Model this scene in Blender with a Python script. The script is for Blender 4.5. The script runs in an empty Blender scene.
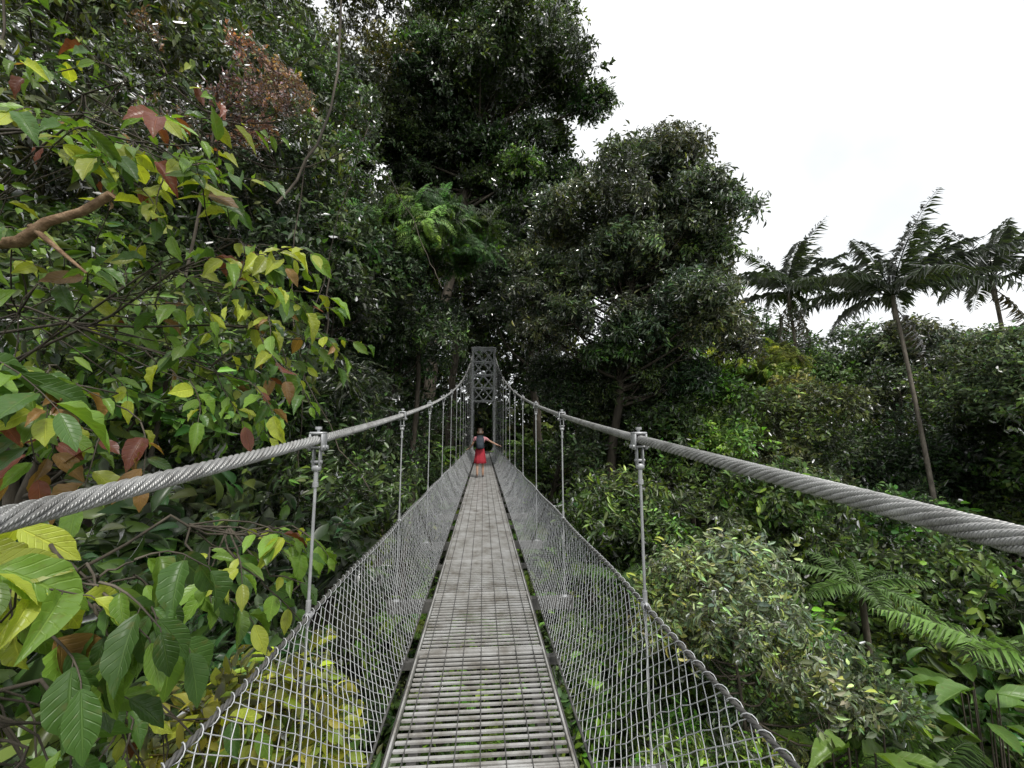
import bpy, math, random, numpy as np
from mathutils import Vector
rng=np.random.default_rng(11); random.seed(11)
scene=bpy.context.scene
scene.view_settings.view_transform='Standard'
scene.view_settings.look='None'
scene.view_settings.exposure=0
root=scene.collection

# ------------------------------------------------------------------ helpers
def norm(a):
    a=np.asarray(a,float)
    return a/np.maximum(np.linalg.norm(a,axis=-1,keepdims=True),1e-9)
def smooth(t):
    t=min(1,max(0,t)); return t*t*(3-2*t)

class MB:
    def __init__(s): s.v=[];s.f3=[];s.f4=[];s.m3=[];s.m4=[];s.c=[];s.u=[];s.n=0
    def add(s,v,f,col=(1,1,1),mat=0,uv=None):
        v=np.asarray(v,float); f=np.asarray(f,int)+s.n
        k=len(v)
        if f.shape[1]==3: s.f3.append(f); s.m3.append(np.full(len(f),mat))
        else: s.f4.append(f); s.m4.append(np.full(len(f),mat))
        col=np.asarray(col,float)
        if col.ndim==1: col=np.tile(col,(k,1))
        s.c.append(col)
        s.u.append(np.zeros((k,3)) if uv is None else uv)
        s.v.append(v); s.n+=k
    def build(s,name,mats,parent=None,smooth_=True,link=True,luv=True):
        V=np.concatenate(s.v)
        F=[];M=[]
        if s.f3: F+=np.concatenate(s.f3).tolist(); M.append(np.concatenate(s.m3))
        if s.f4: F+=np.concatenate(s.f4).tolist(); M.append(np.concatenate(s.m4))
        me=bpy.data.meshes.new(name)
        me.from_pydata(V.tolist(),[],F)
        me.polygons.foreach_set('material_index',np.concatenate(M).astype(np.int32))
        me.polygons.foreach_set('use_smooth',np.full(len(F),smooth_))
        a=me.attributes.new('col','FLOAT_VECTOR','POINT'); a.data.foreach_set('vector',np.concatenate(s.c).ravel())
        if luv:
            a=me.attributes.new('luv','FLOAT_VECTOR','POINT'); a.data.foreach_set('vector',np.concatenate(s.u).ravel())
        for m in mats: me.materials.append(m)
        me.update()
        o=bpy.data.objects.new(name,me)
        if link: root.objects.link(o)
        if parent: o.parent=parent
        return o

def empty(name,parent=None):
    o=bpy.data.objects.new(name,None); root.objects.link(o); o.empty_display_size=.2
    if parent: o.parent=parent
    return o

def tube(mb,P,R,n=8,col=(1,1,1),mat=0,cap=True):
    P=np.asarray(P,float); R=np.broadcast_to(np.asarray(R,float),(len(P),))
    T=np.gradient(P,axis=0); T=norm(T)
    ref=np.array([0,0,1.]) if abs(T[0][2])<.9 else np.array([1.,0,0])
    X=norm(np.cross(T[0],ref)); V=[];U=[]
    ang=np.linspace(0,2*np.pi,n,endpoint=False)
    acc=0
    for i in range(len(P)):
        X=norm(X-T[i]*np.dot(X,T[i])); Y=np.cross(T[i],X)
        if i: acc+=np.linalg.norm(P[i]-P[i-1])
        V.append(P[i]+R[i]*(np.cos(ang)[:,None]*X+np.sin(ang)[:,None]*Y))
        U.append(np.stack([ang,np.full(n,acc),np.zeros(n)],1))
    V=np.concatenate(V);U=np.concatenate(U)
    i=np.arange(len(P)-1)[:,None]*n; j=np.arange(n)[None]; k=(j+1)%n
    F=np.stack([i+j,i+k,i+n+k,i+n+j],-1).reshape(-1,4)
    mb.add(V,F,col,mat,U)
    if cap:
        for e,s in ((0,-1),(len(P)-1,1)):
            c=np.concatenate([V[e*n:(e+1)*n],P[e][None]])
            f=np.stack([np.arange(n),(np.arange(n)+1)%n,np.full(n,n)],1)
            mb.add(c,f,col,mat)

def prisms(mb,P,Q,r,n=4,col=(1,1,1),mat=0):
    P=np.asarray(P,float);Q=np.asarray(Q,float)
    T=norm(Q-P); ref=np.where(np.abs(T[:,2:3])<.9,np.array([[0,0,1.]]),np.array([[1.,0,0]]))
    X=norm(np.cross(T,ref));Y=np.cross(T,X)
    a=np.linspace(0,2*np.pi,n,endpoint=False)
    off=r*(np.cos(a)[None,:,None]*X[:,None]+np.sin(a)[None,:,None]*Y[:,None])
    V=np.concatenate([P[:,None]+off,Q[:,None]+off],1)
    b=(np.arange(len(P))*2*n)[:,None]; j=np.arange(n)[None];k=(j+1)%n
    F=np.stack([b+j,b+k,b+n+k,b+n+j],-1).reshape(-1,4)
    mb.add(V.reshape(-1,3),F,col,mat)

def box(mb,c,s,col=(1,1,1),mat=0,bev=.0):
    x,y,z=[q/2 for q in s]; c=np.asarray(c,float)
    b=min(bev,x*.6,y*.6,z*.6)
    if b<=0:
        V=np.array([(sx*x,sy*y,sz*z) for sx in(-1,1) for sy in(-1,1) for sz in(-1,1)])+c
        F=[(0,1,3,2),(4,6,7,5),(0,4,5,1),(2,3,7,6),(0,2,6,4),(1,5,7,3)]
        mb.add(V,F,col,mat); return
    prof=[(-x+b,-y),(x-b,-y),(x,-y+b),(x,y-b),(x-b,y),(-x+b,y),(-x,y-b),(-x,-y+b)]
    V=[]
    for zz,k in((-z,1-b/max(x,y)),(-z+b,1),(z-b,1),(z,1-b/max(x,y))):
        for p in prof: V.append((p[0]*k,p[1]*k,zz))
    V=np.array(V)+c
    F=[(l*8+j,l*8+(j+1)%8,l*8+8+(j+1)%8,l*8+8+j) for l in range(3) for j in range(8)]
    mb.add(V,F,col,mat)
    for l in (0,3):
        cc=np.concatenate([V[l*8:l*8+8],V[l*8:l*8+8].mean(0)[None]])
        mb.add(cc,[(j,(j+1)%8,8) for j in range(8)],col,mat)

def leaf_template(rows,half,fold=.18,curl=.25,wave=.0,tip=.75,ts=None):
    cols=2*half+1; V=[];U=[]
    ts=ts or [i/(rows-1) for i in range(rows)]
    for t in ts:
        w=max(math.sin(math.pi*t**.85)**tip if 0<t<1 else 0,.03)
        if tip<.9 and t>.8: w*=.72
        for j in range(cols):
            u=(j-half)/half
            V.append((u*.5*w,t,fold*abs(u)*w*.5-curl*t*t+wave*math.sin(t*19+2*u)*abs(u)*w))
            U.append((u,t,w))
    F=[(i*cols+j,i*cols+j+1,(i+1)*cols+j+1,(i+1)*cols+j) for i in range(rows-1) for j in range(cols-1)]
    return np.array(V),np.array(F),np.array(U)
KITE=(np.array([(0,0,0),(.5,.42,.09),(0,1,-.14),(-.5,.42,.09)],float),np.array([(0,1,2),(0,2,3)]),np.array([(0,0,0),(1,.4,1),(0,1,0),(-1,.4,1)],float))
# six-sided leaf, two folded halves
MIDL=(np.array([(0,0,0),(.42,.25,.08),(.44,.6,.04),(0,1,-.2),(-.44,.6,.04),(-.42,.25,.08)],float),np.array([(0,1,2,3),(0,3,4,5)]),np.zeros((6,3)))
BIGL=leaf_template(12,2,.28,.25,.035,.72)
BIGM=leaf_template(5,1,.28,.25,.0,.72)
LINL=leaf_template(3,1,.35,.3,0,1.,[0,.4,1])

def leaves(mb,pos,D,N,L,W,col,T,mat=0):
    tv,tf,tu=T
    D=norm(D);X=norm(np.cross(D,N));N=np.cross(X,D)
    k=len(tv);n=len(pos)
    L=np.broadcast_to(np.asarray(L,float),(n,))[:,None,None];W=np.broadcast_to(np.asarray(W,float),(n,))[:,None,None]
    cv=rng.uniform(.2,1.9,(n,1,1))
    V=pos[:,None]+X[:,None]*tv[None,:,0:1]*W+D[:,None]*tv[None,:,1:2]*L+N[:,None]*tv[None,:,2:3]*L*cv
    F=(tf[None]+(np.arange(n)*k)[:,None,None]).reshape(-1,tf.shape[1])
    C=np.repeat(np.asarray(col,float),k,0)
    U=np.tile(tu,(n,1))
    mb.add(V.reshape(-1,3),F,C,mat,U)

# ------------------------------------------------------------------ materials
def mat(name):
    m=bpy.data.materials.new(name); m.use_nodes=True
    nt=m.node_tree; nt.nodes.clear()
    return m,nt
def N(nt,t,**kw):
    n=nt.nodes.new(t)
    for k,v in kw.items():
        setattr(n,k,v)
    return n
def leaf_simple(name,inst,rough=.42,trans=.28,gloss=.5):
    m,nt=mat(name); L=nt.links.new
    out=N(nt,'ShaderNodeOutputMaterial'); ac=N(nt,'ShaderNodeAttribute',attribute_name='col')
    col=ac.outputs['Vector']
    if inst:
        ai=N(nt,'ShaderNodeAttribute',attribute_name='tint')
        mu=N(nt,'ShaderNodeVectorMath',operation='MULTIPLY'); L(col,mu.inputs[0]);L(ai.outputs['Vector'],mu.inputs[1]); col=mu.outputs[0]
    d=N(nt,'ShaderNodeBsdfDiffuse'); L(col,d.inputs[0])
    tr=N(nt,'ShaderNodeBsdfTranslucent'); t2=N(nt,'ShaderNodeVectorMath',operation='MULTIPLY'); L(col,t2.inputs[0]); t2.inputs[1].default_value=(1.9,1.9,.7); L(t2.outputs[0],tr.inputs['Color'])
    ms=N(nt,'ShaderNodeMixShader'); ms.inputs[0].default_value=trans; L(d.outputs[0],ms.inputs[1]); L(tr.outputs[0],ms.inputs[2])
    g=N(nt,'ShaderNodeBsdfGlossy'); g.inputs['Roughness'].default_value=rough; g.inputs['Color'].default_value=(gloss,gloss,gloss,1)
    f=N(nt,'ShaderNodeFresnel'); f.inputs[0].default_value=1.45
    m2=N(nt,'ShaderNodeMixShader'); L(f.outputs[0],m2.inputs[0]); L(ms.outputs[0],m2.inputs[1]); L(g.outputs[0],m2.inputs[2]); L(m2.outputs[0],out.inputs[0])
    return m
def leaf_detail(name,rough=.38,trans=.3):
    m,nt=mat(name); L=nt.links.new
    out=N(nt,'ShaderNodeOutputMaterial'); ac=N(nt,'ShaderNodeAttribute',attribute_name='col')
    col=ac.outputs['Vector']
    p=N(nt,'ShaderNodeBsdfPrincipled'); p.inputs['Roughness'].default_value=rough
    au=N(nt,'ShaderNodeAttribute',attribute_name='luv'); sp=N(nt,'ShaderNodeSeparateXYZ'); L(au.outputs['Vector'],sp.inputs[0])
    ab=N(nt,'ShaderNodeMath',operation='ABSOLUTE'); L(sp.outputs[0],ab.inputs[0])
    mid=N(nt,'ShaderNodeMapRange'); L(ab.outputs[0],mid.inputs[0]); mid.inputs[1].default_value=.02; mid.inputs[2].default_value=.09; mid.inputs[3].default_value=1; mid.inputs[4].default_value=0
    a1=N(nt,'ShaderNodeMath',operation='MULTIPLY_ADD'); L(ab.outputs[0],a1.inputs[0]); a1.inputs[1].default_value=-.22; L(sp.outputs[1],a1.inputs[2])
    a2=N(nt,'ShaderNodeMath',operation='MULTIPLY'); L(a1.outputs[0],a2.inputs[0]); a2.inputs[1].default_value=8*6.283
    a3=N(nt,'ShaderNodeMath',operation='COSINE'); L(a2.outputs[0],a3.inputs[0])
    sv=N(nt,'ShaderNodeMapRange'); L(a3.outputs[0],sv.inputs[0]); sv.inputs[1].default_value=.75; sv.inputs[2].default_value=1
    mx=N(nt,'ShaderNodeMath',operation='MULTIPLY'); L(sv.outputs[0],mx.inputs[0]); mx.inputs[1].default_value=.4
    ve=N(nt,'ShaderNodeMath',operation='MAXIMUM'); L(mx.outputs[0],ve.inputs[0]); L(mid.outputs[0],ve.inputs[1])
    sc=N(nt,'ShaderNodeVectorMath',operation='MULTIPLY_ADD'); L(col,sc.inputs[0]); sc.inputs[1].default_value=(1.4,1.3,1.4); sc.inputs[2].default_value=(.02,.025,.01)
    mm=N(nt,'ShaderNodeMix',data_type='RGBA'); L(ve.outputs[0],mm.inputs['Factor']); L(col,mm.inputs['A']); L(sc.outputs[0],mm.inputs['B'])
    tc=N(nt,'ShaderNodeTexCoord'); no=N(nt,'ShaderNodeTexNoise'); no.inputs['Scale'].default_value=16; no.inputs['Detail'].default_value=6; no.inputs['Roughness'].default_value=.7; L(tc.outputs['Object'],no.inputs['Vector'])
    r=N(nt,'ShaderNodeMapRange'); L(no.outputs[0],r.inputs[0]); r.inputs[1].default_value=.56; r.inputs[2].default_value=.71; r.inputs[4].default_value=.6
    m2=N(nt,'ShaderNodeMix',data_type='RGBA'); L(r.outputs[0],m2.inputs['Factor']); L(mm.outputs['Result'],m2.inputs['A']); m2.inputs['B'].default_value=(.14,.12,.028,1)
    col=m2.outputs['Result']
    bp=N(nt,'ShaderNodeBump'); bp.inputs['Strength'].default_value=.6; bp.inputs['Distance'].default_value=.006; bp.invert=True; L(ve.outputs[0],bp.inputs['Height']); L(bp.outputs[0],p.inputs['Normal'])
    L(col,p.inputs['Base Color'])
    tr=N(nt,'ShaderNodeBsdfTranslucent'); t2=N(nt,'ShaderNodeVectorMath',operation='MULTIPLY'); L(col,t2.inputs[0]); t2.inputs[1].default_value=(1.9,1.9,.7); L(t2.outputs[0],tr.inputs['Color'])
    ms=N(nt,'ShaderNodeMixShader'); ms.inputs[0].default_value=trans; L(p.outputs[0],ms.inputs[1]); L(tr.outputs[0],ms.inputs[2]); L(ms.outputs[0],out.inputs[0])
    return m
def surf_mat(name,c1,c2,scale=6,rough=.7,metal=0,bump=.3,bdist=.01,coord='Object',stretch=(1,1,1),c3=None,wave=None):
    m,nt=mat(name); L=nt.links.new
    out=N(nt,'ShaderNodeOutputMaterial'); p=N(nt,'ShaderNodeBsdfPrincipled'); tc=N(nt,'ShaderNodeTexCoord'); mp=N(nt,'ShaderNodeMapping')
    mp.inputs['Scale'].default_value=stretch
    L(tc.outputs[coord],mp.inputs[0])
    no=N(nt,'ShaderNodeTexNoise'); no.inputs['Scale'].default_value=scale; no.inputs['Detail'].default_value=6; no.inputs['Roughness'].default_value=.65; L(mp.outputs[0],no.inputs['Vector'])
    cr=N(nt,'ShaderNodeValToRGB'); cr.color_ramp.elements[0].position=.32; cr.color_ramp.elements[1].position=.68
    cr.color_ramp.elements[0].color=(*c1,1); cr.color_ramp.elements[1].color=(*c2,1)
    if c3:
        e=cr.color_ramp.elements.new(.5); e.color=(*c3,1)
    L(no.outputs[0],cr.inputs[0])
    L(cr.outputs[0],p.inputs['Base Color'])
    p.inputs['Roughness'].default_value=rough; p.inputs['Metallic'].default_value=metal
    h=no.outputs[0]
    if wave:
        au=N(nt,'ShaderNodeAttribute',attribute_name='luv'); sp=N(nt,'ShaderNodeSeparateXYZ'); L(au.outputs['Vector'],sp.inputs[0])
        a=N(nt,'ShaderNodeMath',operation='MULTIPLY_ADD'); L(sp.outputs[1],a.inputs[0]); a.inputs[1].default_value=wave
        b=N(nt,'ShaderNodeMath',operation='MULTIPLY'); L(sp.outputs[0],b.inputs[0]); b.inputs[1].default_value=5; L(b.outputs[0],a.inputs[2])
        s=N(nt,'ShaderNodeMath',operation='SINE'); L(a.outputs[0],s.inputs[0]); h=s.outputs[0]
    if bump>0:
        bp=N(nt,'ShaderNodeBump'); bp.inputs['Strength'].default_value=bump; bp.inputs['Distance'].default_value=bdist
        L(h,bp.inputs['Height']); L(bp.outputs[0],p.inputs['Normal'])
    L(p.outputs[0],out.inputs[0])
    return m
M_leaf=leaf_simple('leaf_instanced',True,.45,.30,.65)
M_leafg=leaf_simple('leaf_glossy_instanced',True,.34,.22,.95)
M_fg=leaf_detail('leaf_veined')
M_palm=leaf_simple('palm_leaflet',False,.42,.25,.6)
M_bark=surf_mat('bark',(.03,.024,.018),(.13,.11,.085),5,.9,0,.6,.03,stretch=(1,1,.25),c3=(.06,.05,.035))
M_barkl=surf_mat('bark_pale',(.07,.06,.045),(.24,.21,.17),7,.85,0,.5,.02,stretch=(1,1,.4))
M_ground=surf_mat('forest_floor',(.012,.014,.007),(.04,.05,.016),.6,.95,0,.8,.1,c3=(.022,.026,.01))
M_galv=surf_mat('galvanised_steel',(.28,.285,.29),(.48,.49,.50),9,.42,.3,.1,.002)
M_tower=surf_mat('tower_steel',(.34,.345,.35),(.52,.53,.54),5,.6,.0,.1,.002)
M_rope=surf_mat('wire_rope',(.24,.235,.225),(.52,.52,.51),16,.42,.35,.7,.0015,wave=900,c3=(.40,.40,.39))
M_wire=surf_mat('chain_link_wire',(.38,.39,.40),(.62,.63,.64),5,.42,.2,.0,.001)
M_dark=surf_mat('weathered_steel',(.06,.06,.058),(.17,.165,.155),8,.6,.4,.2,.003)
M_deck=surf_mat('deck_steel',(.25,.23,.20),(.60,.60,.59),5.5,.38,.25,.15,.003,c3=(.46,.45,.43))

# ------------------------------------------------------------------ terrain
def H(x,y):
    z=-11.0
    far=smooth((y-11)/17.)
    side=1-.75*smooth((x-5)/12.)
    z+=far*8.6*side
    z+=smooth((-x-3)/13.)*6.5
    z+=smooth((-y-10)/25.)*8.0
    d=math.hypot(x,y)
    z+=smooth((d-70)/200.)*6
    z+=.6*math.sin(x*.31+1)*math.cos(y*.27)+.25*math.sin(x*.9+y*.7)
    if abs(x)<3 and y>26: z=min(z,-2.0)
    return z
g=np.concatenate([-np.geomspace(500,42,14),np.linspace(-40,50,91),np.geomspace(52,500,14)])
mb=MB(); n=len(g)
V=[(x,y,H(x,y)) for y in g for x in g]
F=[(j*n+i,j*n+i+1,(j+1)*n+i+1,(j+1)*n+i) for j in range(n-1) for i in range(n-1)]
mb.add(V,F); mb.build('ground',[M_ground])

# ------------------------------------------------------------------ leaf clump library
def rand_dirs(n,zlo=-1,zhi=1):
    z=rng.uniform(zlo,zhi,n);a=rng.uniform(0,2*np.pi,n);r=np.sqrt(np.maximum(0,1-z*z))
    return np.stack([r*np.cos(a),r*np.sin(a),z],1)
def leafcol(n,v=.38,yel=.14):
    b=np.clip(rng.normal(1,v,n),.3,2.2)[:,None]
    c=np.stack([rng.normal(1,.14,n),np.ones(n),rng.normal(1,.2,n)],1)*b
    k=rng.random(n)<yel; c[k]*=np.array([2.0,1.95,1.2])
    return np.clip(c,.1,4)
def mk_coll(name,maker,nvar=4,mats=(None,)):
    col=bpy.data.collections.new(name)
    for i in range(nvar):
        mb=MB(); maker(mb); o=mb.build(name+'_part',list(mats),link=False,luv=False); col.objects.link(o)
    return col
def clump(n,L,W,R,T,tw=5,flat=.6,drop=.35):
    def f(mb):
        D=rand_dirs(tw,-.15,.85)
        tips=D*R*rng.uniform(.6,1.25,(tw,1))*np.array([1,1,flat])
        prisms(mb,np.zeros((tw,3))-np.array([0,0,.15*R]),tips,.006,3,(.5,.35,.3))
        k=rng.integers(0,tw,n); t=rng.uniform(.25,1.1,n)[:,None]
        pos=tips[k]*t+rng.normal(0,R*.09,(n,3))
        dr=norm(tips[k])+rng.normal(0,.65,(n,3)); dr[:,2]-=drop
        nr=np.array([0,0,1.])+rng.normal(0,.5,(n,3))
        leaves(mb,pos,dr,nr,L*rng.uniform(.65,1.25,n),W*rng.uniform(.7,1.2,n),leafcol(n),T)
    return f
def frond(mb,base,az,el,L,npair,leafl,droop,col,T,wr=.22,rr=.01,fold=.25,mat=0,bush=0.,stem=(.5,.5,.35),K=14):
    t=np.linspace(0,1,K); P=[np.array(base,float)]
    for i in range(1,K):
        e=el-droop*(t[i]**1.3)*1.9
        P.append(P[-1]+L/(K-1)*np.array([math.cos(az)*math.cos(e),math.sin(az)*math.cos(e),math.sin(e)]))
    P=np.array(P); tube(mb,P,rr*(1-.85*t)+.001,3,np.array(col)*np.array(stem)*1.5,mat,False)
    s=np.linspace(.14,.99,npair)
    pos=np.stack([np.interp(s,t,P[:,i]) for i in range(3)],1); T_=np.gradient(P,axis=0); tan=norm(np.stack([np.interp(s,t,T_[:,i]) for i in range(3)],1))
    side=norm(np.cross(tan,np.array([0,0,1.]))+1e-6); up=np.cross(side,tan)
    ln=leafl*(np.sin(np.pi*(.12+.86*s**.8))**.6)
    for sg in(-1,1):
        n=npair
        d=side*sg*1.0+tan*rng.uniform(.45,.7,(n,1))-up*fold+rng.normal(0,.06+bush,(n,3))
        leaves(mb,pos,d,up+rng.normal(0,.12+bush*.5,(n,3)),ln*rng.uniform(.85,1.1,n),ln*wr,np.tile(col,(n,1))*rng.uniform(.75,1.25,(n,1)),T,mat)
def spray(nf,np_,L,lw):
    def f(mb):
        for i in range(nf):
            a=rng.uniform(0,6.28);e=rng.uniform(-.1,.9)
            frond(mb,np.zeros(3),a,e,L*rng.uniform(.7,1.1),np_,lw,.6,leafcol(1)[0],KITE,.28,.004,K=5)
    return f

C_far=mk_coll('leaf_clump_fine',clump(75,.20,.09,.68,KITE,8),5,[M_leaf])
C_mid=mk_coll('leaf_clump_broad',clump(48,.19,.085,.5,MIDL,6),5,[M_leaf])
C_gls=mk_coll('leaf_clump_glossy',clump(60,.20,.07,.58,MIDL,8,drop=.7),5,[M_leafg])
C_cmp=mk_coll('leaf_clump_pinnate',spray(11,12,.66,.14),4,[M_leaf])
C_big=mk_coll('leaf_clump_large',clump(22,.34,.16,.6,BIGM,6,drop=.6),4,[M_leafg])
def fernplant(mb):
    for i in range(9): frond(mb,np.zeros(3),rng.uniform(0,6.28),rng.uniform(.5,1.2),rng.uniform(.8,1.15),20,.26,.75,leafcol(1,.15,0)[0],KITE,.3,.012,K=8)
C_fern=mk_coll('fern_clump',fernplant,3,[M_leaf])

groups={}
def scatter_group(coll):
    if coll.name in groups: return groups[coll.name]
    ng=bpy.data.node_groups.new('scatter_'+coll.name,'GeometryNodeTree')
    ng.interface.new_socket('Geometry',in_out='INPUT',socket_type='NodeSocketGeometry')
    ng.interface.new_socket('Geometry',in_out='OUTPUT',socket_type='NodeSocketGeometry')
    gi=ng.nodes.new('NodeGroupInput');go=ng.nodes.new('NodeGroupOutput')
    ci=ng.nodes.new('GeometryNodeCollectionInfo'); ci.inputs['Collection'].default_value=coll
    ci.inputs['Separate Children'].default_value=True; ci.inputs['Reset Children'].default_value=True
    ip=ng.nodes.new('GeometryNodeInstanceOnPoints'); ip.inputs['Pick Instance'].default_value=True
    r=ng.nodes.new('GeometryNodeInputNamedAttribute'); r.data_type='FLOAT_VECTOR'; r.inputs['Name'].default_value='rot'
    s=ng.nodes.new('GeometryNodeInputNamedAttribute'); s.data_type='FLOAT'; s.inputs['Name'].default_value='scl'
    rl=ng.nodes.new('GeometryNodeRealizeInstances')
    L=ng.links.new
    L(gi.outputs[0],ip.inputs['Points']);L(ci.outputs[0],ip.inputs['Instance'])
    L([o for o in r.outputs if o.enabled][0],ip.inputs['Rotation']);L([o for o in s.outputs if o.enabled][0],ip.inputs['Scale']);L(ip.outputs[0],rl.inputs[0]);L(rl.outputs[0],go.inputs[0])
    groups[coll.name]=ng
    return ng
def scatter(name,P,D,S,T,coll,parent=None):
    n=len(P)
    me=bpy.data.meshes.new(name); me.from_pydata(np.asarray(P).tolist(),[],[])
    D=norm(D); th=np.arccos(np.clip(D[:,2],-1,1)); ph=np.arctan2(D[:,1],D[:,0])
    a=me.attributes.new('rot','FLOAT_VECTOR','POINT');a.data.foreach_set('vector',np.stack([np.zeros(n),th,ph],1).ravel())
    a=me.attributes.new('scl','FLOAT','POINT');a.data.foreach_set('value',np.asarray(S,float))
    a=me.attributes.new('tint','FLOAT_VECTOR','POINT');a.data.foreach_set('vector',np.asarray(T,float).ravel())
    o=bpy.data.objects.new(name,me); root.objects.link(o)
    if parent:o.parent=parent
    m=o.modifiers.new('scatter','NODES'); m.node_group=scatter_group(coll)
    return o

DK=(.040,.076,.021);MD=(.075,.136,.030);BR=(.130,.235,.036);YG=(.23,.31,.04);GG=(.094,.132,.060);BN=(.13,.095,.055);OL=(.098,.128,.038);PK=(.30,.18,.16)
def crown_pts(c,r,nl,per,lobe,tint,scale,tv=.28):
    c=np.array(c,float);r=np.array(r,float)
    LD=rand_dirs(nl,-.8,1); LC=c+LD*r*rng.uniform(.35,.95,(nl,1)); LR=lobe*r.mean()*rng.uniform(.5,1.35,nl)
    P=[];D=[];T=[];S=[]
    for i in range(nl):
        m=int(per*(LR[i]/(lobe*r.mean()))**2)+3
        d=rand_dirs(m,-.5,1); rr=rng.uniform(.5,1.15,(m,1))
        P.append(LC[i]+d*rr*LR[i]*np.array([1,1,.68])); D.append(d*.8+np.array([0,0,.5])+rng.normal(0,.4,(m,3)))
        b=np.array(tint)*np.clip(rng.normal(1,tv),.5,1.7)*np.array([rng.normal(1,.12),1,rng.normal(1,.12)])
        T.append(b*rng.uniform(.65,1.35,(m,1))); S.append(scale*rng.uniform(.65,1.35,m))
    return np.concatenate(P),np.concatenate(D),np.concatenate(S),np.clip(np.concatenate(T),.004,.5),LC
def curve3(a,b,bend,n=7):
    t=np.linspace(0,1,n)[:,None]; a=np.array(a,float);b=np.array(b,float)
    return a*(1-t)+b*t+np.asarray(bend)*np.sin(np.pi*t)
def tree(name,x,y,cz,r,coll,tint,nl=14,per=24,lobe=.4,scale=1.,trad=.18,base=None,pale=False,extra=()):
    e=empty(name)
    mb=MB(); bx,by=(base if base else (x+rng.normal(0,.6),y+rng.normal(0,.6)))
    b=np.array([bx,by,H(bx,by)-.4]); top=np.array([x,y,cz+r[2]*.3])
    pts=curve3(b,top,(rng.normal(0,.3),rng.normal(0,.3),0),12); tt=np.linspace(0,1,12)
    pts[1:-1]+=rng.normal(0,trad*.3,(10,3))
    rad=trad*(1-.75*tt); rad[0]*=1.7; tube(mb,pts,rad,9)
    for (c0,r0,n0,tint0) in [((x,y,cz),r,nl,tint)]+list(extra):
        P,D,S,T,LC=crown_pts(c0,r0,n0,per,lobe,tint0,scale)
        scatter('crown',P,D,S,T,coll,e)
        for c in LC:
            zz=min(max((c[2]-r0[2]*.5-b[2])/(top[2]-b[2]),.35),.95)
            st=np.array([np.interp(zz,tt,pts[:,i]) for i in range(3)])
            q=curve3(st,c,(rng.normal(0,.25),rng.normal(0,.25),-.25),7)
            rr=trad*(1-.75*zz)*.55
            tube(mb,q,np.linspace(rr,max(.012,rr*.15),7),6)
            for k in range(3):
                s0=q[rng.integers(3,7)]; t0=c+rand_dirs(1)[0]*lobe*np.mean(r0)*.9
                tube(mb,curve3(s0,t0,rng.normal(0,.1,3),4),np.linspace(rr*.3,.006,4),4,cap=False)
    mb.build('trunk_and_limbs',[M_barkl if pale else M_bark],e)
    return e

# left forest
tree('rainforest_tree',-7.5,8.5,2.0,(3.6,3.2,3.6),C_mid,MD,18,28)
tree('rainforest_tree',-4.9,7.2,-2.8,(2.8,2.4,2.6),C_big,DK,14,18)
tree('rainforest_tree',-9.5,9.5,8.0,(4.2,4,4.2),C_mid,OL,18,26,scale=1.15)
tree('rainforest_tree',-5.3,12,4.5,(3,3,3.4),C_far,DK,16,22)
tree('rainforest_tree',-12.5,15,13.5,(5.5,5,5.5),C_far,OL,18,24,.34,trad=.3,scale=1.2)
tree('rainforest_tree',-7.5,14,9.5,(3.4,3.4,4),C_far,MD,15,22,trad=.22)
tree('rainforest_tree',-13.5,12,2,(4.5,4.5,5),C_far,DK,18,22,scale=1.3)
tree('rainforest_tree',-4.0,10.5,-1.8,(2.4,2.6,3.2),C_gls,DK,14,20)
tree('pink_flush_tree',-4.7,6.8,6.1,(2.1,1.2,.9),C_far,PK,11,3,.2,.42,.06,base=(-7,7.5),extra=[((-4.6,7.0,5.7),(2.3,1.2,1.2),9,MD)])
tree('feathery_tree',-2.8,15.5,7.6,(3.4,2.6,2.3),C_cmp,(.10,.19,.032),26,24,.34,scale=1.2,base=(-3.5,18))
tree('rainforest_tree',-3.6,17.5,4.0,(2.7,2.8,3.0),C_gls,DK,15,24,base=(-4.4,18))
tree('rainforest_tree',-5,20,-1.5,(3.5,3.5,4),C_far,DK,14,20,base=(-6,20))
# tall trees
tree('tall_canopy_tree',.8,27,26,(7.6,5.5,7.5),C_far,MD,34,34,.27,1.45,.5,base=(-4.6,28),extra=[((-5.5,27.5,27),(6,5,6),20,MD),((3.0,27.5,18.5),(3.8,3.5,3),12,MD),((6.2,26.5,23.5),(2.6,2.4,3.2),8,MD),((-3.5,28,19.5),(5.5,3,3.5),20,DK)])
tree('tall_canopy_tree',-10,25,22,(5.5,5,8),C_far,OL,22,26,.3,1.5,.42,base=(-8.5,25))
tree('tall_canopy_tree',-2.5,31,15,(6.5,5,6),C_far,MD,22,28,.34,1.6,.4,base=(-2.8,34))
tree('tall_canopy_tree',3.2,27,11,(3.2,3.5,6.2),C_far,DK,20,26,.36,1.4,.35,base=(4.0,28))
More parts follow.
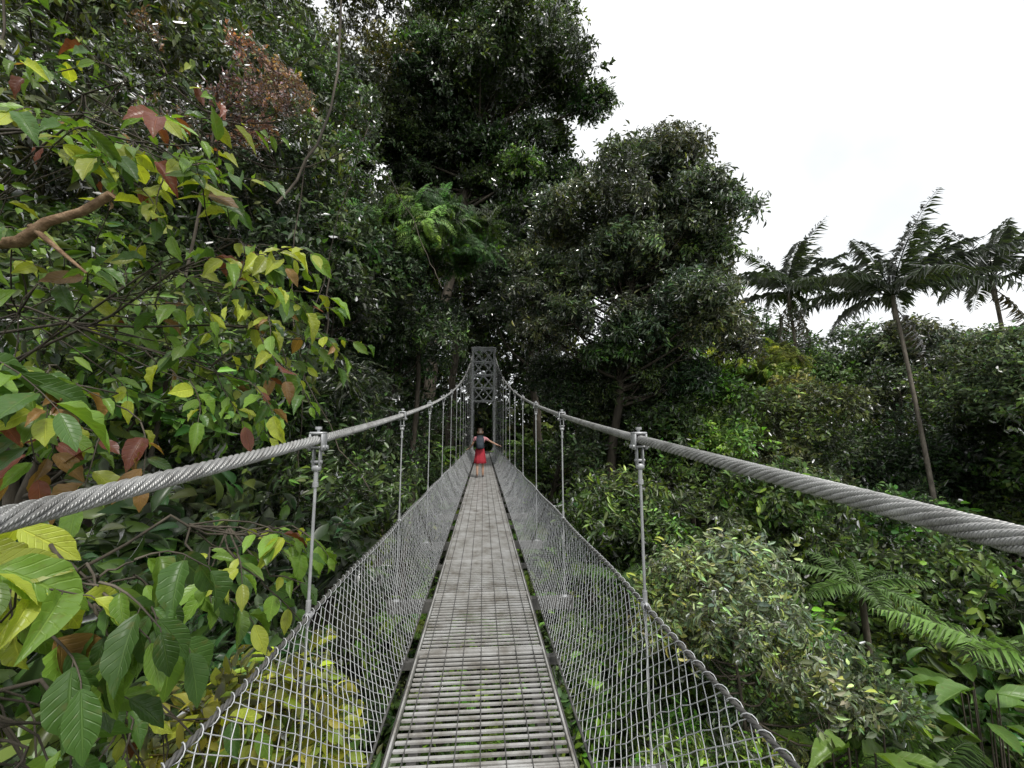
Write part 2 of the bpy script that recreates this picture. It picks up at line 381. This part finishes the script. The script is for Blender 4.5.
# centre right
tree('glossy_leaf_tree',6.4,15.5,8.4,(4.4,3.6,3.4),C_gls,GG,34,38,.28,.95,.28,base=(4.6,18),extra=[((4.0,15.8,5.6),(2.9,2.6,3.4),18,GG),((7.8,15.4,5.0),(3.0,2.8,3.2),22,GG),((7.2,15.5,10.6),(2.4,2.0,1.7),8,GG),((6.2,16.5,2.6),(3.0,2.4,2.0),12,DK)])
tree('rainforest_tree',4.4,19,1.2,(3.2,3.2,3.6),C_far,DK,14,20,base=(3.2,21))
tree('rainforest_tree',8.2,17,-.8,(3.6,3.4,3.4),C_far,MD,16,22,extra=[((9.2,16,.4),(1.8,1.6,1.5),8,BR)])
tree('rainforest_tree',10.4,19.5,2.2,(2.6,2.6,2.8),C_far,BR,13,22)
tree('rainforest_tree',4.6,11.8,-4.0,(2.4,2.4,2.6),C_gls,MD,14,20)
# right side
for (x,y,z,r,c,t,nl,per,s) in [
 (14,27,3.0,(4.5,4,4.6),C_far,BR,18,24,1.4),(21,27,3.6,(5,4,4.6),C_far,MD,18,24,1.4),(28,25,3.4,(5,4,4.8),C_far,GG,18,24,1.4),(36,25,2.6,(6,5,5),C_far,MD,16,22,1.6),
 (21.8,14.5,1.7,(3.5,3,2.3),C_far,(.13,.18,.085),24,30,1.0),(26,17,-1,(4,4,4),C_far,MD,14,22,1.3),(21.5,20,-3.2,(4.5,3,4),C_far,DK,18,24,1.3),(29,20,-4,(4.5,3,4),C_far,DK,14,22,1.4),
 (13,17.5,-.9,(3.0,3,3.4),C_far,OL,16,24,1.),(10,13.5,-4.4,(3.2,3,3),C_mid,MD,16,24,1.1),(13.8,12.0,-4.9,(2.8,3,2.6),C_mid,MD,16,24,1.1),
 (7,9.5,-5.6,(2.4,2.2,2.2),C_mid,BR,14,22,1.),(11.5,9,-6.4,(2.8,2.4,2.2),C_big,MD,14,18,1.),(17,8.5,-5.6,(3,3,2.6),C_mid,MD,14,22,1.2)]:
    tree('rainforest_tree',x,y,z,r,c,t,nl,per,scale=s)
tree('yellow_green_tree',14.0,19.8,3.3,(2.4,2.2,1.9),C_cmp,YG,12,20,scale=1.2)
tree('silver_leaf_bush',3.9,6.4,-3.1,(1.6,1.5,1.2),C_gls,(.21,.26,.13),19,14,.3,.62,.07,extra=[((5.0,6.6,-4.3),(1.4,1.4,1.0),11,(.17,.23,.10)),((3.2,6.0,-4.6),(1.0,1.0,1.1),8,BR)])
tree('rainforest_tree',2.6,8.2,-5.4,(1.9,1.8,1.8),C_mid,MD,12,20,trad=.08)
tree('yellow_green_shrub',-1.75,3.3,-2.5,(.6,.8,.75),C_mid,(.26,.31,.05),8,9,.45,.7,.04)
tree('rainforest_tree',-2.6,4.8,-3.6,(1.6,1.6,1.6),C_big,MD,10,12,scale=.6,trad=.08)
tree('rainforest_tree',-4.6,4.2,-3.2,(1.8,1.6,2.0),C_big,MD,12,14,scale=.7,trad=.08)

def mass(name,regs,coll,tints,sc):
    P=[];T=[]
    for (x0,x1,y0,y1,z0,z1,n) in regs:
        q=np.stack([rng.uniform(x0,x1,n),rng.uniform(y0,y1,n),rng.uniform(z0,z1,n)],1)
        P.append(q); T.append(np.array(tints)[rng.integers(0,len(tints),n)]*rng.uniform(.6,1.3,(n,1)))
    P=np.concatenate(P);T=np.concatenate(T)
    scatter(name,P,rand_dirs(len(P),.3,1),sc*rng.uniform(.7,1.4,len(P)),T,coll)
mass('distant_trees',[(-28,-3,36,39,-4,24,700),(-3,4,37,40,-3,19,250),(4,9,36,39,-5,15,190),(9,14,36,39,-5,6,110),(12,62,34,38,-11,4,800),(-34,-16,14,30,0,13,420)],C_far,[DK,MD,OL],2.9)
P=[]
while len(P)<3500:
    x=rng.uniform(-13,30);y=rng.uniform(1,31)
    if abs(x)>1.5*y+3: continue
    P.append((x,y,H(x,y)+rng.uniform(.1,1.5)*(1.0 if y<24 or abs(x)>3 else .2)))
P=np.array(P); k=(np.abs(P[:,0])<1.3)&(P[:,1]>22); P=P[~k]; n=len(P)
scatter('undergrowth',P,rand_dirs(n,.4,1),rng.uniform(1.,2.,n),np.array([DK,MD,OL,BR,DK])[rng.integers(0,5,n)]*rng.uniform(.6,1.3,(n,1)),C_mid)
k=rng.random(n)<.13; Q=P[k]+np.array([0,0,.5]); n=len(Q)
scatter('fern_undergrowth',Q,rand_dirs(n,.85,1),rng.uniform(.9,1.7,n),np.array([MD,BR,BR])[rng.integers(0,3,n)]*rng.uniform(.7,1.2,(n,1)),C_fern)

# ------------------------------------------------------------------ palms
def palm(x,y,z,R,nf,col,dead=2,base=None,tr=.14):
    e=empty('palm_tree'); mb=MB(); bx,by=base if base else (x+.3,y)
    b=np.array([bx,by,H(bx,by)-.3]); pts=curve3(b,(x,y,z),(.2,0,0),16); tube(mb,pts,np.linspace(tr*1.3,tr*.75,16),10)
    tube(mb,[(x,y,z-1.1),(x,y,z-.6),(x,y,z)],[tr*.9,tr*1.15,tr*.6],10)
    mb.build('trunk',[M_barkl],e)
    mb=MB()
    for i in range(nf):
        a=i*2.399+rng.uniform(-.3,.3); f=i/nf
        frond(mb,(x,y,z),a,1.25-1.05*f+rng.normal(0,.12),R*rng.uniform(.85,1.15),42,R*.2,.42+.22*f+rng.normal(0,.05),np.array(col)*rng.uniform(.8,1.3),LINL,.08,.032,.35,bush=.11)
    for i in range(dead):
        frond(mb,(x,y,z-.5),rng.uniform(0,6.28),-.9,R*.75,30,R*.15,.35,(.13,.11,.07),LINL,.09,.03,.8,bush=.2)
    mb.build('fronds',[M_palm],e)
palm(16.6,20,7.6,4.0,17,(.065,.095,.05),3,tr=.09)
palm(18.2,16,6.1,4.0,20,(.065,.095,.05),1,base=(18.0,14.9),tr=.085)
palm(23.8,16.4,7.2,3.8,18,(.065,.095,.05),1,tr=.09)

def treefern(name,x,y,z,R,nf,col,az=None,npair=26,leafl=.34,wr=.2):
    e=empty(name); mb=MB(); b=np.array([x+.1,y+.1,H(x,y)-.2]); tube(mb,curve3(b,(x,y,z),(.1,0,0),9),np.linspace(.09,.06,9),8); mb.build('stem',[M_bark],e)
    mb=MB()
    for i in range(nf):
        a=(i*2.399 if az is None else az[i]); frond(mb,(x,y,z),a,rng.uniform(.25,.8),R*rng.uniform(.85,1.1),npair,R*leafl,.42,np.array(col)*rng.uniform(.8,1.25),LINL,wr,.018,.15)
    mb.build('fronds',[M_palm],e)
treefern('tree_fern',6.6,4.6,-2.9,1.5,9,(.14,.25,.055),leafl=.24,npair=28,wr=.2)
treefern('tree_fern',5.9,5.4,-4.5,1.3,9,(.12,.22,.05),leafl=.26,npair=28,wr=.18)
treefern('tree_fern',8.2,8.6,-3.3,1.4,9,(.10,.18,.045),leafl=.24,npair=28,wr=.18)
treefern('tree_fern',3.0,8.6,-3.1,1.2,9,(.08,.15,.04),leafl=.24,npair=28,wr=.18)
def bigleafplant(x,y,z,n,L,col):
    e=empty('large_leaf_plant'); mw=MB();ml=MB(); b=np.array([x,y,H(x,y)-.1])
    for i in range(n):
        a=i*2.399; r=rng.uniform(.15,.4); top=np.array([x+r*math.cos(a),y+r*math.sin(a),z+rng.uniform(-.3,.3)])
        tube(mw,curve3(b+np.array([.1*math.cos(a),.1*math.sin(a),0]),top,(0,0,0),8),np.linspace(.03,.012,8),6)
        l=L*rng.uniform(.75,1.15)
        leaves(ml,top[None],np.array([[math.cos(a),math.sin(a),.1]]),np.array([[0,0,1.]])+rng.normal(0,.2,(1,3)),[l],[l*.34],np.array([col])*rng.uniform(.8,1.3),BIGL)
    mw.build('stems',[M_bark],e); ml.build('leaves',[M_fg],e)
bigleafplant(4.9,5.4,-4.1,9,.75,(.13,.22,.04)); bigleafplant(6.4,6.6,-4.6,9,.8,(.10,.19,.038)); bigleafplant(4.0,4.3,-4.1,8,.5,(.20,.29,.05)); bigleafplant(9.2,7.4,-4.9,9,.9,(.10,.19,.038))

# ------------------------------------------------------------------ foreground broadleaf trees on the left
GRN=(.062,.130,.028);LGR=(.145,.255,.038);YEL=(.36,.42,.055);RED=(.17,.055,.035);BRN=(.24,.14,.05)
def pickcol(n,w):
    base=np.array([GRN,LGR,YEL,RED,BRN]); k=rng.choice(5,n,p=np.array(w)/sum(w))
    return base[k]*rng.uniform(.55,1.4,(n,1))
def twig(mw,ml,start,d,L,nl,lf,w,hang=.45):
    K=6; d=norm(np.array(d,float)); P=[np.array(start,float)]
    for i in range(K-1):
        d=norm(d+np.array([0,0,-.12])+rng.normal(0,.1,3)); P.append(P[-1]+d*L/(K-1))
    P=np.array(P); tube(mw,P,np.linspace(.005,.002,K),5,cap=False)
    s=np.linspace(.12,1,nl); t=np.linspace(0,1,K)
    pos=np.stack([np.interp(s,t,P[:,i]) for i in range(3)],1)
    tan=norm(np.gradient(pos,axis=0)); side=norm(np.cross(tan,(0,0,1.))); sg=np.where(np.arange(nl)%2,1,-1)[:,None]
    dr=side*sg*.9+tan*.55+np.array([0,0,-hang])+rng.normal(0,.25,(nl,3)); dr[-1]=tan[-1]+np.array([0,0,-hang])
    nr=np.array([.25,-.55,1.])+rng.normal(0,.5,(nl,3))
    Ls=lf*rng.uniform(.5,1.3,nl); pet=pos+norm(dr)*Ls[:,None]*.1
    prisms(mw,pos,pet,.002,4)
    cols=pickcol(nl,w)
    leaves(ml,pet,dr,nr,Ls,Ls*rng.uniform(.38,.52,nl),cols,BIGL)
def cluster(mw,ml,c,r,nt,lf,w,src,nl=8,tl=.5,hang=.45,br0=.018):
    c=np.array(c,float); src=np.array(src,float)+rng.normal(0,1,3)*np.array([.1,.35,.8])*(br0>.015)
    end=c+np.array([0,0,.3*r[2]])
    br=curve3(src,end,(0,0,rng.uniform(-.3,.4)),9)+rng.normal(0,.03,(9,3)); tube(mw,br,np.linspace(br0,.006,9),6)
    for i in range(nt):
        p=c+rand_dirs(1)[0]*np.array(r)*rng.uniform(.1,1)**.5
        j=br[rng.integers(6,9)]
        tube(mw,curve3(j,p,rng.normal(0,.05,3),5)+rng.normal(0,.006,(5,3)),np.linspace(.006,.004,5),4,cap=False)
        d=norm(p-j)+np.array([.35,-.15,.0])+rng.normal(0,.4,3)
        twig(mw,ml,p,d,tl*rng.uniform(.6,1.2),nl,lf,w,hang)
e=empty('broadleaf_tree'); mw=MB();ml=MB()
tk=curve3((-6.4,4.0,H(-6.4,4.0)-.3),(-6.2,3.9,5.8),(.3,.2,0),14); tube(mw,tk,np.linspace(.2,.08,14),10)
WA=(5,5,3,.5,.6)
hub=lambda z:(-6.1,3.9,z)
for c,r,nt,lf,w,sz in [
 ((-2.65,2.6,1.95),(.5,.4,.35),9,.19,(5,5,2,.2,.1),1.2),
 ((-2.3,2.9,2.05),(.4,.4,.4),9,.18,(3,5,4,.3,.2),1.6),
 ((-1.85,3.1,1.35),(.4,.35,.45),14,.175,(2,6,5,.3,.4),.9),
 ((-1.65,3.2,.75),(.33,.35,.25),7,.16,(3,5,2,.3,.6),.7),
 ((-2.5,3.1,1.15),(.5,.5,.35),9,.18,WA,.8),
 ((-2.5,2.6,.18),(.5,.35,.28),10,.18,(3,3,2.8,1.4,2.6),-.2),
 ((-2.5,2.1,.33),(.22,.2,.2),3,.24,(5,3,.2,.1,.1),.0),
 ((-2.15,3.3,.45),(.5,.5,.3),9,.17,WA,0),
 ((-3.2,3.4,2.9),(.8,.6,.5),13,.15,(3,4,1.5,1,.6),2.4),
 ((-3.4,3.2,.8),(.6,.6,.9),11,.17,WA,.5)]:
    cluster(mw,ml,c,r,nt,lf,w,hub(sz))
mw.build('trunk_and_branches',[M_bark],e); ml.build('leaves',[M_fg],e)
e=empty('dead_branch'); mw=MB(); tube(mw,curve3((-4.9,2.55,-.2),(-2.36,2.55,1.50),(0,0,.1),16)+rng.normal(0,.014,(16,3)),np.linspace(.065,.024,16)*rng.uniform(.88,1.15,16),9); tube(mw,curve3((-2.8,2.54,1.27),(-2.5,2.6,1.0),(0,0,0),4),np.linspace(.02,.008,4),6)
mw.build('limb',[surf_mat('dead_wood',(.12,.07,.04),(.38,.26,.16),22,.9,0,.9,.02,c3=(.24,.15,.085))],e)
e=empty('large_leaf_shrub'); mw=MB();ml=MB()
tube(mw,curve3((-2.6,2.2,H(-2.6,2.2)-.2),(-2.4,2.1,-1.0),(.2,.1,0),10),np.linspace(.06,.03,10),8)
for c,r,nt,lf,w,hg in [
 ((-1.70,1.50,-.48),(.2,.2,.10),7,.22,(0,3,8,.0,.1),.6),
 ((-1.42,1.66,-.58),(.22,.2,.12),9,.19,(9,4,.2,.0,.1),1.3),
 ((-1.7,1.7,-1.15),(.3,.25,.3),10,.18,(8,5,.8,.0,.1),.8),
 ((-1.95,2.0,-1.5),(.3,.3,.3),8,.16,(6,4,1,.0,.2),.6),
 ((-1.35,2.6,-.66),(.32,.35,.22),14,.15,(4,6,3,.1,.2),.6),
 ((-1.75,2.5,-1.6),(.4,.4,.4),10,.16,(5,4,3,.1,.2),.6)]:
    cluster(mw,ml,c,r,nt,lf,w,(-2.4,2.15,-1.1),6,.28,hg,.012)
mw.build('stems',[M_bark],e); ml.build('leaves',[M_fg],e)
e=empty('liana'); mw=MB()
for i in range(16):
    x=rng.uniform(-9,-2.6);y=rng.uniform(6,13); z=rng.uniform(4,9)
    a=(x,y,z);b=(x+rng.normal(0,1.2),y+rng.normal(0,.8),z-rng.uniform(4,9)); tube(mw,curve3(a,b,(rng.normal(0,.5),0,-.6),14)+rng.normal(0,.03,(14,3)),rng.uniform(.008,.022),5)
mw.build('stems',[M_bark],e)

# ------------------------------------------------------------------ suspension bridge
BR_=empty('suspension_footbridge')
DZ=-1.5; XC=.79
cz=lambda y:-.2+.075*y+.0047*y*y
RZ=-.83
def rope(mb,path,R,ns,lay,steps,sides,mat=0):
    C=np.array([path(y) for y in steps]); T=norm(np.gradient(C,axis=0))
    X=norm(np.cross(T,(0,0,1.)));Y=np.cross(X,T)
    s=np.concatenate([[0],np.cumsum(np.linalg.norm(np.diff(C,axis=0),axis=1))])
    ro,rs=(R*.725,R*.283) if ns==8 else (R*.5,R*.5)
    for k in range(ns):
        a=2*np.pi*(s/lay+k/ns)
        P=C+ro*(np.cos(a)[:,None]*X+np.sin(a)[:,None]*Y)
        tube(mb,P,rs,sides,mat=mat,cap=False)
mb=MB()
steps=np.concatenate([np.arange(-3,8,.015),np.arange(8,30.01,.06)])
for sg in(-1,1):
    rope(mb,lambda y:np.array([sg*XC,y,cz(y)]),.0225,8,.25,steps,8)
    tube(mb,[(sg*XC,y,cz(y)) for y in np.linspace(-3,30,80)],.0145,8)
mb.build('main_cables',[M_rope],BR_)
mb=MB(); st2=np.concatenate([np.arange(-1,6,.012),np.arange(6,30,.05)])
for sg in(-1,1):
    pth=lambda y:np.array([sg*XC,y,RZ+.008*math.sin(y*3.14)])
    rope(mb,pth,.010,3,.08,st2,6)
    ya=np.arange(-1,10,.008); C=np.array([pth(y) for y in ya]); a=ya*2*np.pi/.068+.6*np.sin(ya*7)
    C[:,0]+=.0145*np.cos(a);C[:,2]+=.0145*np.sin(a); tube(mb,C,.0018,4,mat=1,cap=False)
    for xx,zz in ((.505,DZ+.01),(.46,DZ-.06)):
        tube(mb,[(sg*xx,y,zz) for y in np.linspace(-3,30,40)],.008,6,mat=0)
mb.build('handrail_ropes',[M_dark,M_wire],BR_)
mb=MB(); pu=.066; rows=11
ny=int((30-(-1.2))/pu)
for sg in(-1,1):
    A=np.array([sg*.505,0,DZ+.02]);B=np.array([sg*XC,0,RZ-.012])
    P=[];Q=[]
    node=np.zeros((ny+2,2*rows+1,3))
    for j in range(2*rows+1):
        v=j/(2*rows); q=A*(1-v)+B*v; q[0]+=sg*.02*math.sin(math.pi*v)
        for i in range(ny+2):
            yy=-1.2+(i+.5*(j%2))*pu
            node[i,j]=(q[0]+sg*.008*math.sin(yy*5+v*4)*math.sin(math.pi*v),yy+.008*math.sin(v*9+yy*1.3),q[2]+.010*math.sin(yy*2.1)*v)
    node+=rng.normal(0,.002,node.shape)
    for j in range(2*rows):
        for di in (0,1):
            if j%2==0: a=node[1:ny,j]; b=node[1-di:ny-di,j+1]
            else: a=node[1:ny,j]; b=node[1+di:ny+di,j+1]
            P.append(a);Q.append(b)
    prisms(mb,np.concatenate(P),np.concatenate(Q),.0018,4)
mb.build('chain_link_mesh',[M_wire],BR_)
mb=MB()
y=-3.
while y<29.6:
    tilt=rng.normal(0,.004); xo=rng.normal(0,.004)
    k=0
    while k<19:
        yy=y+.035+k*.0515
        box(mb,(xo,yy+rng.normal(0,.0012),DZ-.008+tilt*(k/19-.5)),(.84,.016,.010),bev=.0025 if y<7 else 0); k+=1
    for q in(0,.985): box(mb,(xo,y+q+.0075,DZ-.016),(.86,.011,.036),bev=.002)
    y+=1.0
for xx in(-.432,.432): box(mb,(xx,13.5,DZ-.014),(.010,33,.045))
for xx in np.linspace(-.36,.36,7): box(mb,(xx,13.5,DZ-.011),(.005,33,.026),mat=1)
mb.build('deck_grating',[M_deck,M_dark],BR_,smooth_=False)
mb=MB()
for yy in np.arange(-2,30,2.): box(mb,(0,yy,DZ-.10),(1.74,.07,.10),mat=1,bev=.004)
for yy in np.arange(-1,30,2.): box(mb,(0,yy,DZ-.075),(1.1,.05,.05),mat=1,bev=.004)
for xx in(-.35,.35): box(mb,(xx,13.5,DZ-.2),(.05,33,.08),mat=1)
mb.build('crossbeams',[M_galv,M_dark],BR_,smooth_=False)
mb=MB()
def cyl(p,q,r,n=10,mat=0): tube(mb,[p,q],r,n,mat=mat)
for yy in np.arange(0,30,2.):
  for sg in(-1,1):
    x=sg*XC; z=cz(yy)
    for s in(-1,1):
        box(mb,(x+s*.028,yy,z-.012),(.010,.06,.078),bev=.004)
        cyl((x-.04,yy+s*.018,z-.036),(x+.04,yy+s*.018,z-.036),.006)
        for q in(-1,1): cyl((x+q*.033,yy+s*.018,z-.036),(x+q*.042,yy+s*.018,z-.036),.011,6)
    box(mb,(x,yy,z+.031),(.066,.06,.012),bev=.004)
    cyl((x,yy,z+.036),(x,yy,z+.052),.008,8); cyl((x,yy,z+.049),(x,yy,z+.062),.016,8)
    for s in(-1,1): box(mb,(x+s*.015,yy,z-.085),(.007,.03,.085),bev=.003)
    cyl((x-.025,yy,z-.105),(x+.025,yy,z-.105),.008)
    box(mb,(x,yy,z-.135),(.038,.032,.028),bev=.006)
    cyl((x,yy,z-.145),(x,yy,z-.21),.010); cyl((x,yy,z-.2),(x,yy,z-.222),.014,6)
    cyl((x,yy,z-.2),(x,yy,RZ+.05),.007)
    cyl((x,yy,RZ+.07),(x,yy,RZ+.02),.012,8)
    a=np.linspace(0,2*np.pi,13); tube(mb,np.stack([np.full(13,x),yy+.020*np.cos(a),RZ+.020*np.sin(a)],1),.005,6,cap=False)
    for k in range(4):
        a=np.linspace(0,2*np.pi,9); tube(mb,np.stack([x+.017*np.cos(a),np.full(9,yy+(k-1.5)*.010),RZ+.017*np.sin(a)],1),.003,5,cap=False)
    cyl((x,yy,RZ-.02),(x,yy,DZ-.05),.0055)
    box(mb,(x,yy,DZ-.045),(.05,.05,.015),bev=.003)
    tube(mb,[(sg*.5,yy+1,DZ-.05),(sg*XC,yy+1,RZ)],.004,6,mat=1)
mb.build('hangers_and_clamps',[M_galv,M_dark],BR_)
mb=MB()
zt=cz(30)+.15
for sg in(-1,1):
    for dy in (0,.7):
        box(mb,(sg*.82,30.2+dy,(zt-4)/2),(.15,.13,zt+4),bev=.01)
    for k in range(12):
        z0=-1.5+k*.65; s=1 if k%2 else -1
        cyl((sg*.82,30.55-s*.3,z0),(sg*.82,30.55+s*.3,z0+.65),.025,6)
for dy in(0,.7):
    for zz in np.linspace(2.4,zt,5): box(mb,(0,30.2+dy,zz),(1.49,.09,.10),bev=.005)
    zs=np.linspace(2.4,zt,5)
    for i in range(4):
        for a,b in((-.75,0),(0,.75)):
            cyl((a,30.2+dy,zs[i]+.05),(b,30.2+dy,zs[i+1]-.05),.032,6); cyl((b,30.2+dy,zs[i]+.05),(a,30.2+dy,zs[i+1]-.05),.032,6)
    box(mb,(0,30.2+dy,zt+.08),(1.9,.14,.1),bev=.01)
for sg in(-1,1):
    tube(mb,[(sg*XC,30,cz(30)),(sg*XC,30.55,cz(30)+.1),(sg*XC,38,-1.5)],.025,8)
    box(mb,(sg*.82,30.55,-2.2),(.5,1.2,1.2),mat=0,bev=.03)
mb.build('tower',[M_tower],BR_,smooth_=False)
mb=MB(); box(mb,(0,33.2,-1.75),(1.7,6.3,.35),bev=.02); mb.build('landing',[surf_mat('concrete',(.12,.11,.1),(.25,.24,.22),3,.9)],BR_,smooth_=False)

# ------------------------------------------------------------------ person
PE=empty('walking_woman'); px,py,pz=-.10,14.0,DZ
def plain(name,c,rough=.8):
    return surf_mat(name,tuple(q*.85 for q in c),tuple(min(1,q*1.15) for q in c),20,rough,0,.1,.003)
M_skin=plain('skin',(.42,.25,.17),.55);M_red=plain('red_fabric',(.36,.02,.035));M_pack=plain('backpack_fabric',(.035,.045,.06));M_shirt=plain('pink_shirt',(.45,.20,.22));M_hair=plain('brown_hair',(.06,.035,.02),.5);M_shoe=plain('shoe',(.12,.10,.09))
def skin_obj(name,verts,edges,rad,mat_,root_i=0,sub=2):
    me=bpy.data.meshes.new(name); me.from_pydata([(px+a,py+b,pz+c) for a,b,c in verts],edges,[]); me.materials.append(mat_)
    o=bpy.data.objects.new(name,me); root.objects.link(o); o.parent=PE
    sk=o.modifiers.new('skin','SKIN')
    for i,r in enumerate(rad):
        rr=r if isinstance(r,tuple) else (r,r); me.skin_vertices[0].data[i].radius=rr
        me.skin_vertices[0].data[i].use_root=(i==root_i)
    sk.use_smooth_shade=True
    s=o.modifiers.new('sub','SUBSURF'); s.levels=s.render_levels=sub
    return o
V=[(0,0,.86),(0,0,1.0),(0,0,1.14),(0,0,1.27),(0,0,1.36),(0,.01,1.42),(0,.02,1.49),(0,.02,1.56),(0,.01,1.60),
 (.09,0,.80),(.10,.03,.46),(.10,-.03,.10),(.10,.09,.04),
 (-.09,0,.80),(-.09,-.04,.46),(-.09,-.16,.12),(-.09,-.06,.04),
 (.17,0,1.32),(.38,.05,1.20),(.58,.09,1.10),(.64,.1,1.08),
 (-.17,0,1.32),(-.27,.05,1.10),(-.36,.22,.98),(-.39,.27,.96)]
E=[(0,1),(1,2),(2,3),(3,4),(4,5),(5,6),(6,7),(7,8),(0,9),(9,10),(10,11),(11,12),(0,13),(13,14),(14,15),(15,16),(3,17),(17,18),(18,19),(19,20),(3,21),(21,22),(22,23),(23,24)]
R=[(.14,.11),(.12,.09),(.125,.1),(.13,.1),(.07,.07),.05,(.075,.085),(.08,.09),.06,.085,.055,.037,.032,.085,.055,.037,.032,.05,.036,.027,.026,.05,.036,.027,.026]
skin_obj('body',V,E,R,M_skin)
for (hx,hy,hz,s) in((.65,.1,1.075,1),(-.40,.28,.955,-1)):
    v=[(hx-.01*s,hy,hz)];ed=[];ra=[.026]
    for k in range(4):
        o=(k-1.5)*.019; l=[.05,.058,.054,.042][k]
        i=len(v); v+= [(hx+.03*s,hy+o,hz-.005),(hx+(.03+l*.6)*s,hy+o*1.1,hz-.018),(hx+(.03+l)*s,hy+o*1.1,hz-.045)]
        ed+=[(0,i),(i,i+1),(i+1,i+2)]; ra+=[.0095,.0085,.007]
    i=len(v); v+=[(hx+.005*s,hy+.035,hz-.01),(hx+.03*s,hy+.055,hz-.03)];ed+=[(0,i),(i,i+1)];ra+=[.011,.009]
    skin_obj('hand',v,ed,ra,M_skin,0,1)
skin_obj('shirt',[(0,0,1.0),(0,0,1.14),(0,0,1.27),(0,0,1.37),(.175,0,1.325),(.29,.025,1.25),(-.175,0,1.325),(-.225,.025,1.21)],[(0,1),(1,2),(2,3),(2,4),(4,5),(2,6),(6,7)],[(.135,.11),(.135,.11),(.145,.115),.07,.066,.055,.066,.055],M_shirt)
mb=MB(); nn=40; V=[]; prof=[(1.05,.125),(.98,.135),(.88,.160),(.75,.18),(.6,.195),(.48,.215),(.475,.208)]
for z,r in prof:
    for k in range(nn):
        a=2*math.pi*k/nn; f=1+.07*(1.05-z)*1.6*math.sin(9*a+z*3)
        V.append((px+r*f*math.cos(a),py+r*.82*f*math.sin(a)-.02*(1-z),pz+z))
mb.add(V,[(l*nn+k,l*nn+(k+1)%nn,(l+1)*nn+(k+1)%nn,(l+1)*nn+k) for l in range(len(prof)-1) for k in range(nn)]); mb.build('skirt',[M_red],PE)
mb=MB(); box(mb,(px,py-.19,pz+1.17),(.27,.15,.40),bev=.045); box(mb,(px,py-.285,pz+1.09),(.20,.05,.18),bev=.02); box(mb,(px,py-.19,pz+1.385),(.2,.12,.06),bev=.025)
for s in(-1,1): tube(mb,[(px+s*.1,py-.12,pz+1.36),(px+s*.105,py,pz+1.40),(px+s*.11,py+.13,pz+1.3),(px+s*.12,py+.12,pz+1.1),(px+s*.12,py-.1,pz+1.0)],.018,6)
mb.build('backpack',[M_pack],PE)
skin_obj('hair',[(0,-.005,1.6),(0,-.03,1.55),(0,-.05,1.47),(0,-.06,1.38)],[(0,1),(1,2),(2,3)],[(.085,.085),(.092,.09),(.075,.06),(.04,.03)],M_hair,1)
mb=MB()
for s in(-1,1): tube(mb,[(px+s*.03,py+.105,pz+1.535),(px+s*.03,py+.115,pz+1.535)],.011,8,mat=1)
tube(mb,[(px,py+.1,pz+1.54),(px,py+.135,pz+1.505),(px,py+.11,pz+1.5)],[.008,.014,.01],6); tube(mb,[(px-.025,py+.108,pz+1.47),(px,py+.118,pz+1.468),(px+.025,py+.108,pz+1.47)],.006,6,mat=2)
for s in(-1,1): tube(mb,[(px+s*.088,py+.0,pz+1.55),(px+s*.098,py-.01,pz+1.53),(px+s*.088,py,pz+1.5)],.013,6)
mb.build('face_features',[M_skin,M_hair,M_red],PE)
for s,fy in((1,.03),(-1,-.12)):
    skin_obj('shoe',[(.1*s,fy-.07,.045),(.1*s,fy+.02,.05),(.1*s,fy+.12,.035)],[(0,1),(1,2)],[(.042,.04),(.045,.045),(.04,.03)],M_shoe,0)

# ------------------------------------------------------------------ light, sky, camera
el,az=math.radians(54),math.radians(155)
sd=Vector((math.sin(az)*math.cos(el),math.cos(az)*math.cos(el),math.sin(el)))
w=bpy.data.worlds.new('World'); scene.world=w; w.use_nodes=True; nt=w.node_tree; nt.nodes.clear(); L=nt.links.new
out=N(nt,'ShaderNodeOutputWorld'); bg=N(nt,'ShaderNodeBackground'); bg.inputs['Strength'].default_value=.14
sk=N(nt,'ShaderNodeTexSky'); sk.sky_type='NISHITA'; sk.sun_disc=False; sk.sun_elevation=el; sk.sun_rotation=az
tc=N(nt,'ShaderNodeTexCoord'); no=N(nt,'ShaderNodeTexNoise'); no.inputs['Scale'].default_value=2.2; no.inputs['Detail'].default_value=5; L(tc.outputs['Generated'],no.inputs['Vector'])
cr=N(nt,'ShaderNodeValToRGB'); cr.color_ramp.elements[0].position=.3; cr.color_ramp.elements[1].position=.7
cr.color_ramp.elements[0].color=(.66,.68,.695,1); cr.color_ramp.elements[1].color=(1,1,1,1); L(no.outputs[0],cr.inputs[0])
vm=N(nt,'ShaderNodeVectorMath',operation='SCALE'); L(cr.outputs[0],vm.inputs[0]); vm.inputs['Scale'].default_value=10.8
mx=N(nt,'ShaderNodeMix',data_type='RGBA'); mx.inputs['Factor'].default_value=.93; L(sk.outputs[0],mx.inputs['A']); L(vm.outputs[0],mx.inputs['B']); L(mx.outputs['Result'],bg.inputs[0]); L(bg.outputs[0],out.inputs[0])
ld=bpy.data.lights.new('sun','SUN'); ld.energy=2.6; ld.angle=math.radians(10); ld.color=(1,.96,.9)
lo=bpy.data.objects.new('sun',ld); root.objects.link(lo); lo.rotation_euler=sd.to_track_quat('Z','Y').to_euler()
cd=bpy.data.cameras.new('camera'); co=bpy.data.objects.new('camera',cd); root.objects.link(co); scene.camera=co
cd.sensor_width=36; cd.lens=400/1024*36; cd.clip_start=.03; cd.clip_end=3000
co.location=(0,0,0); co.rotation_euler=(math.radians(90+7.0),0,math.radians(-4.1))
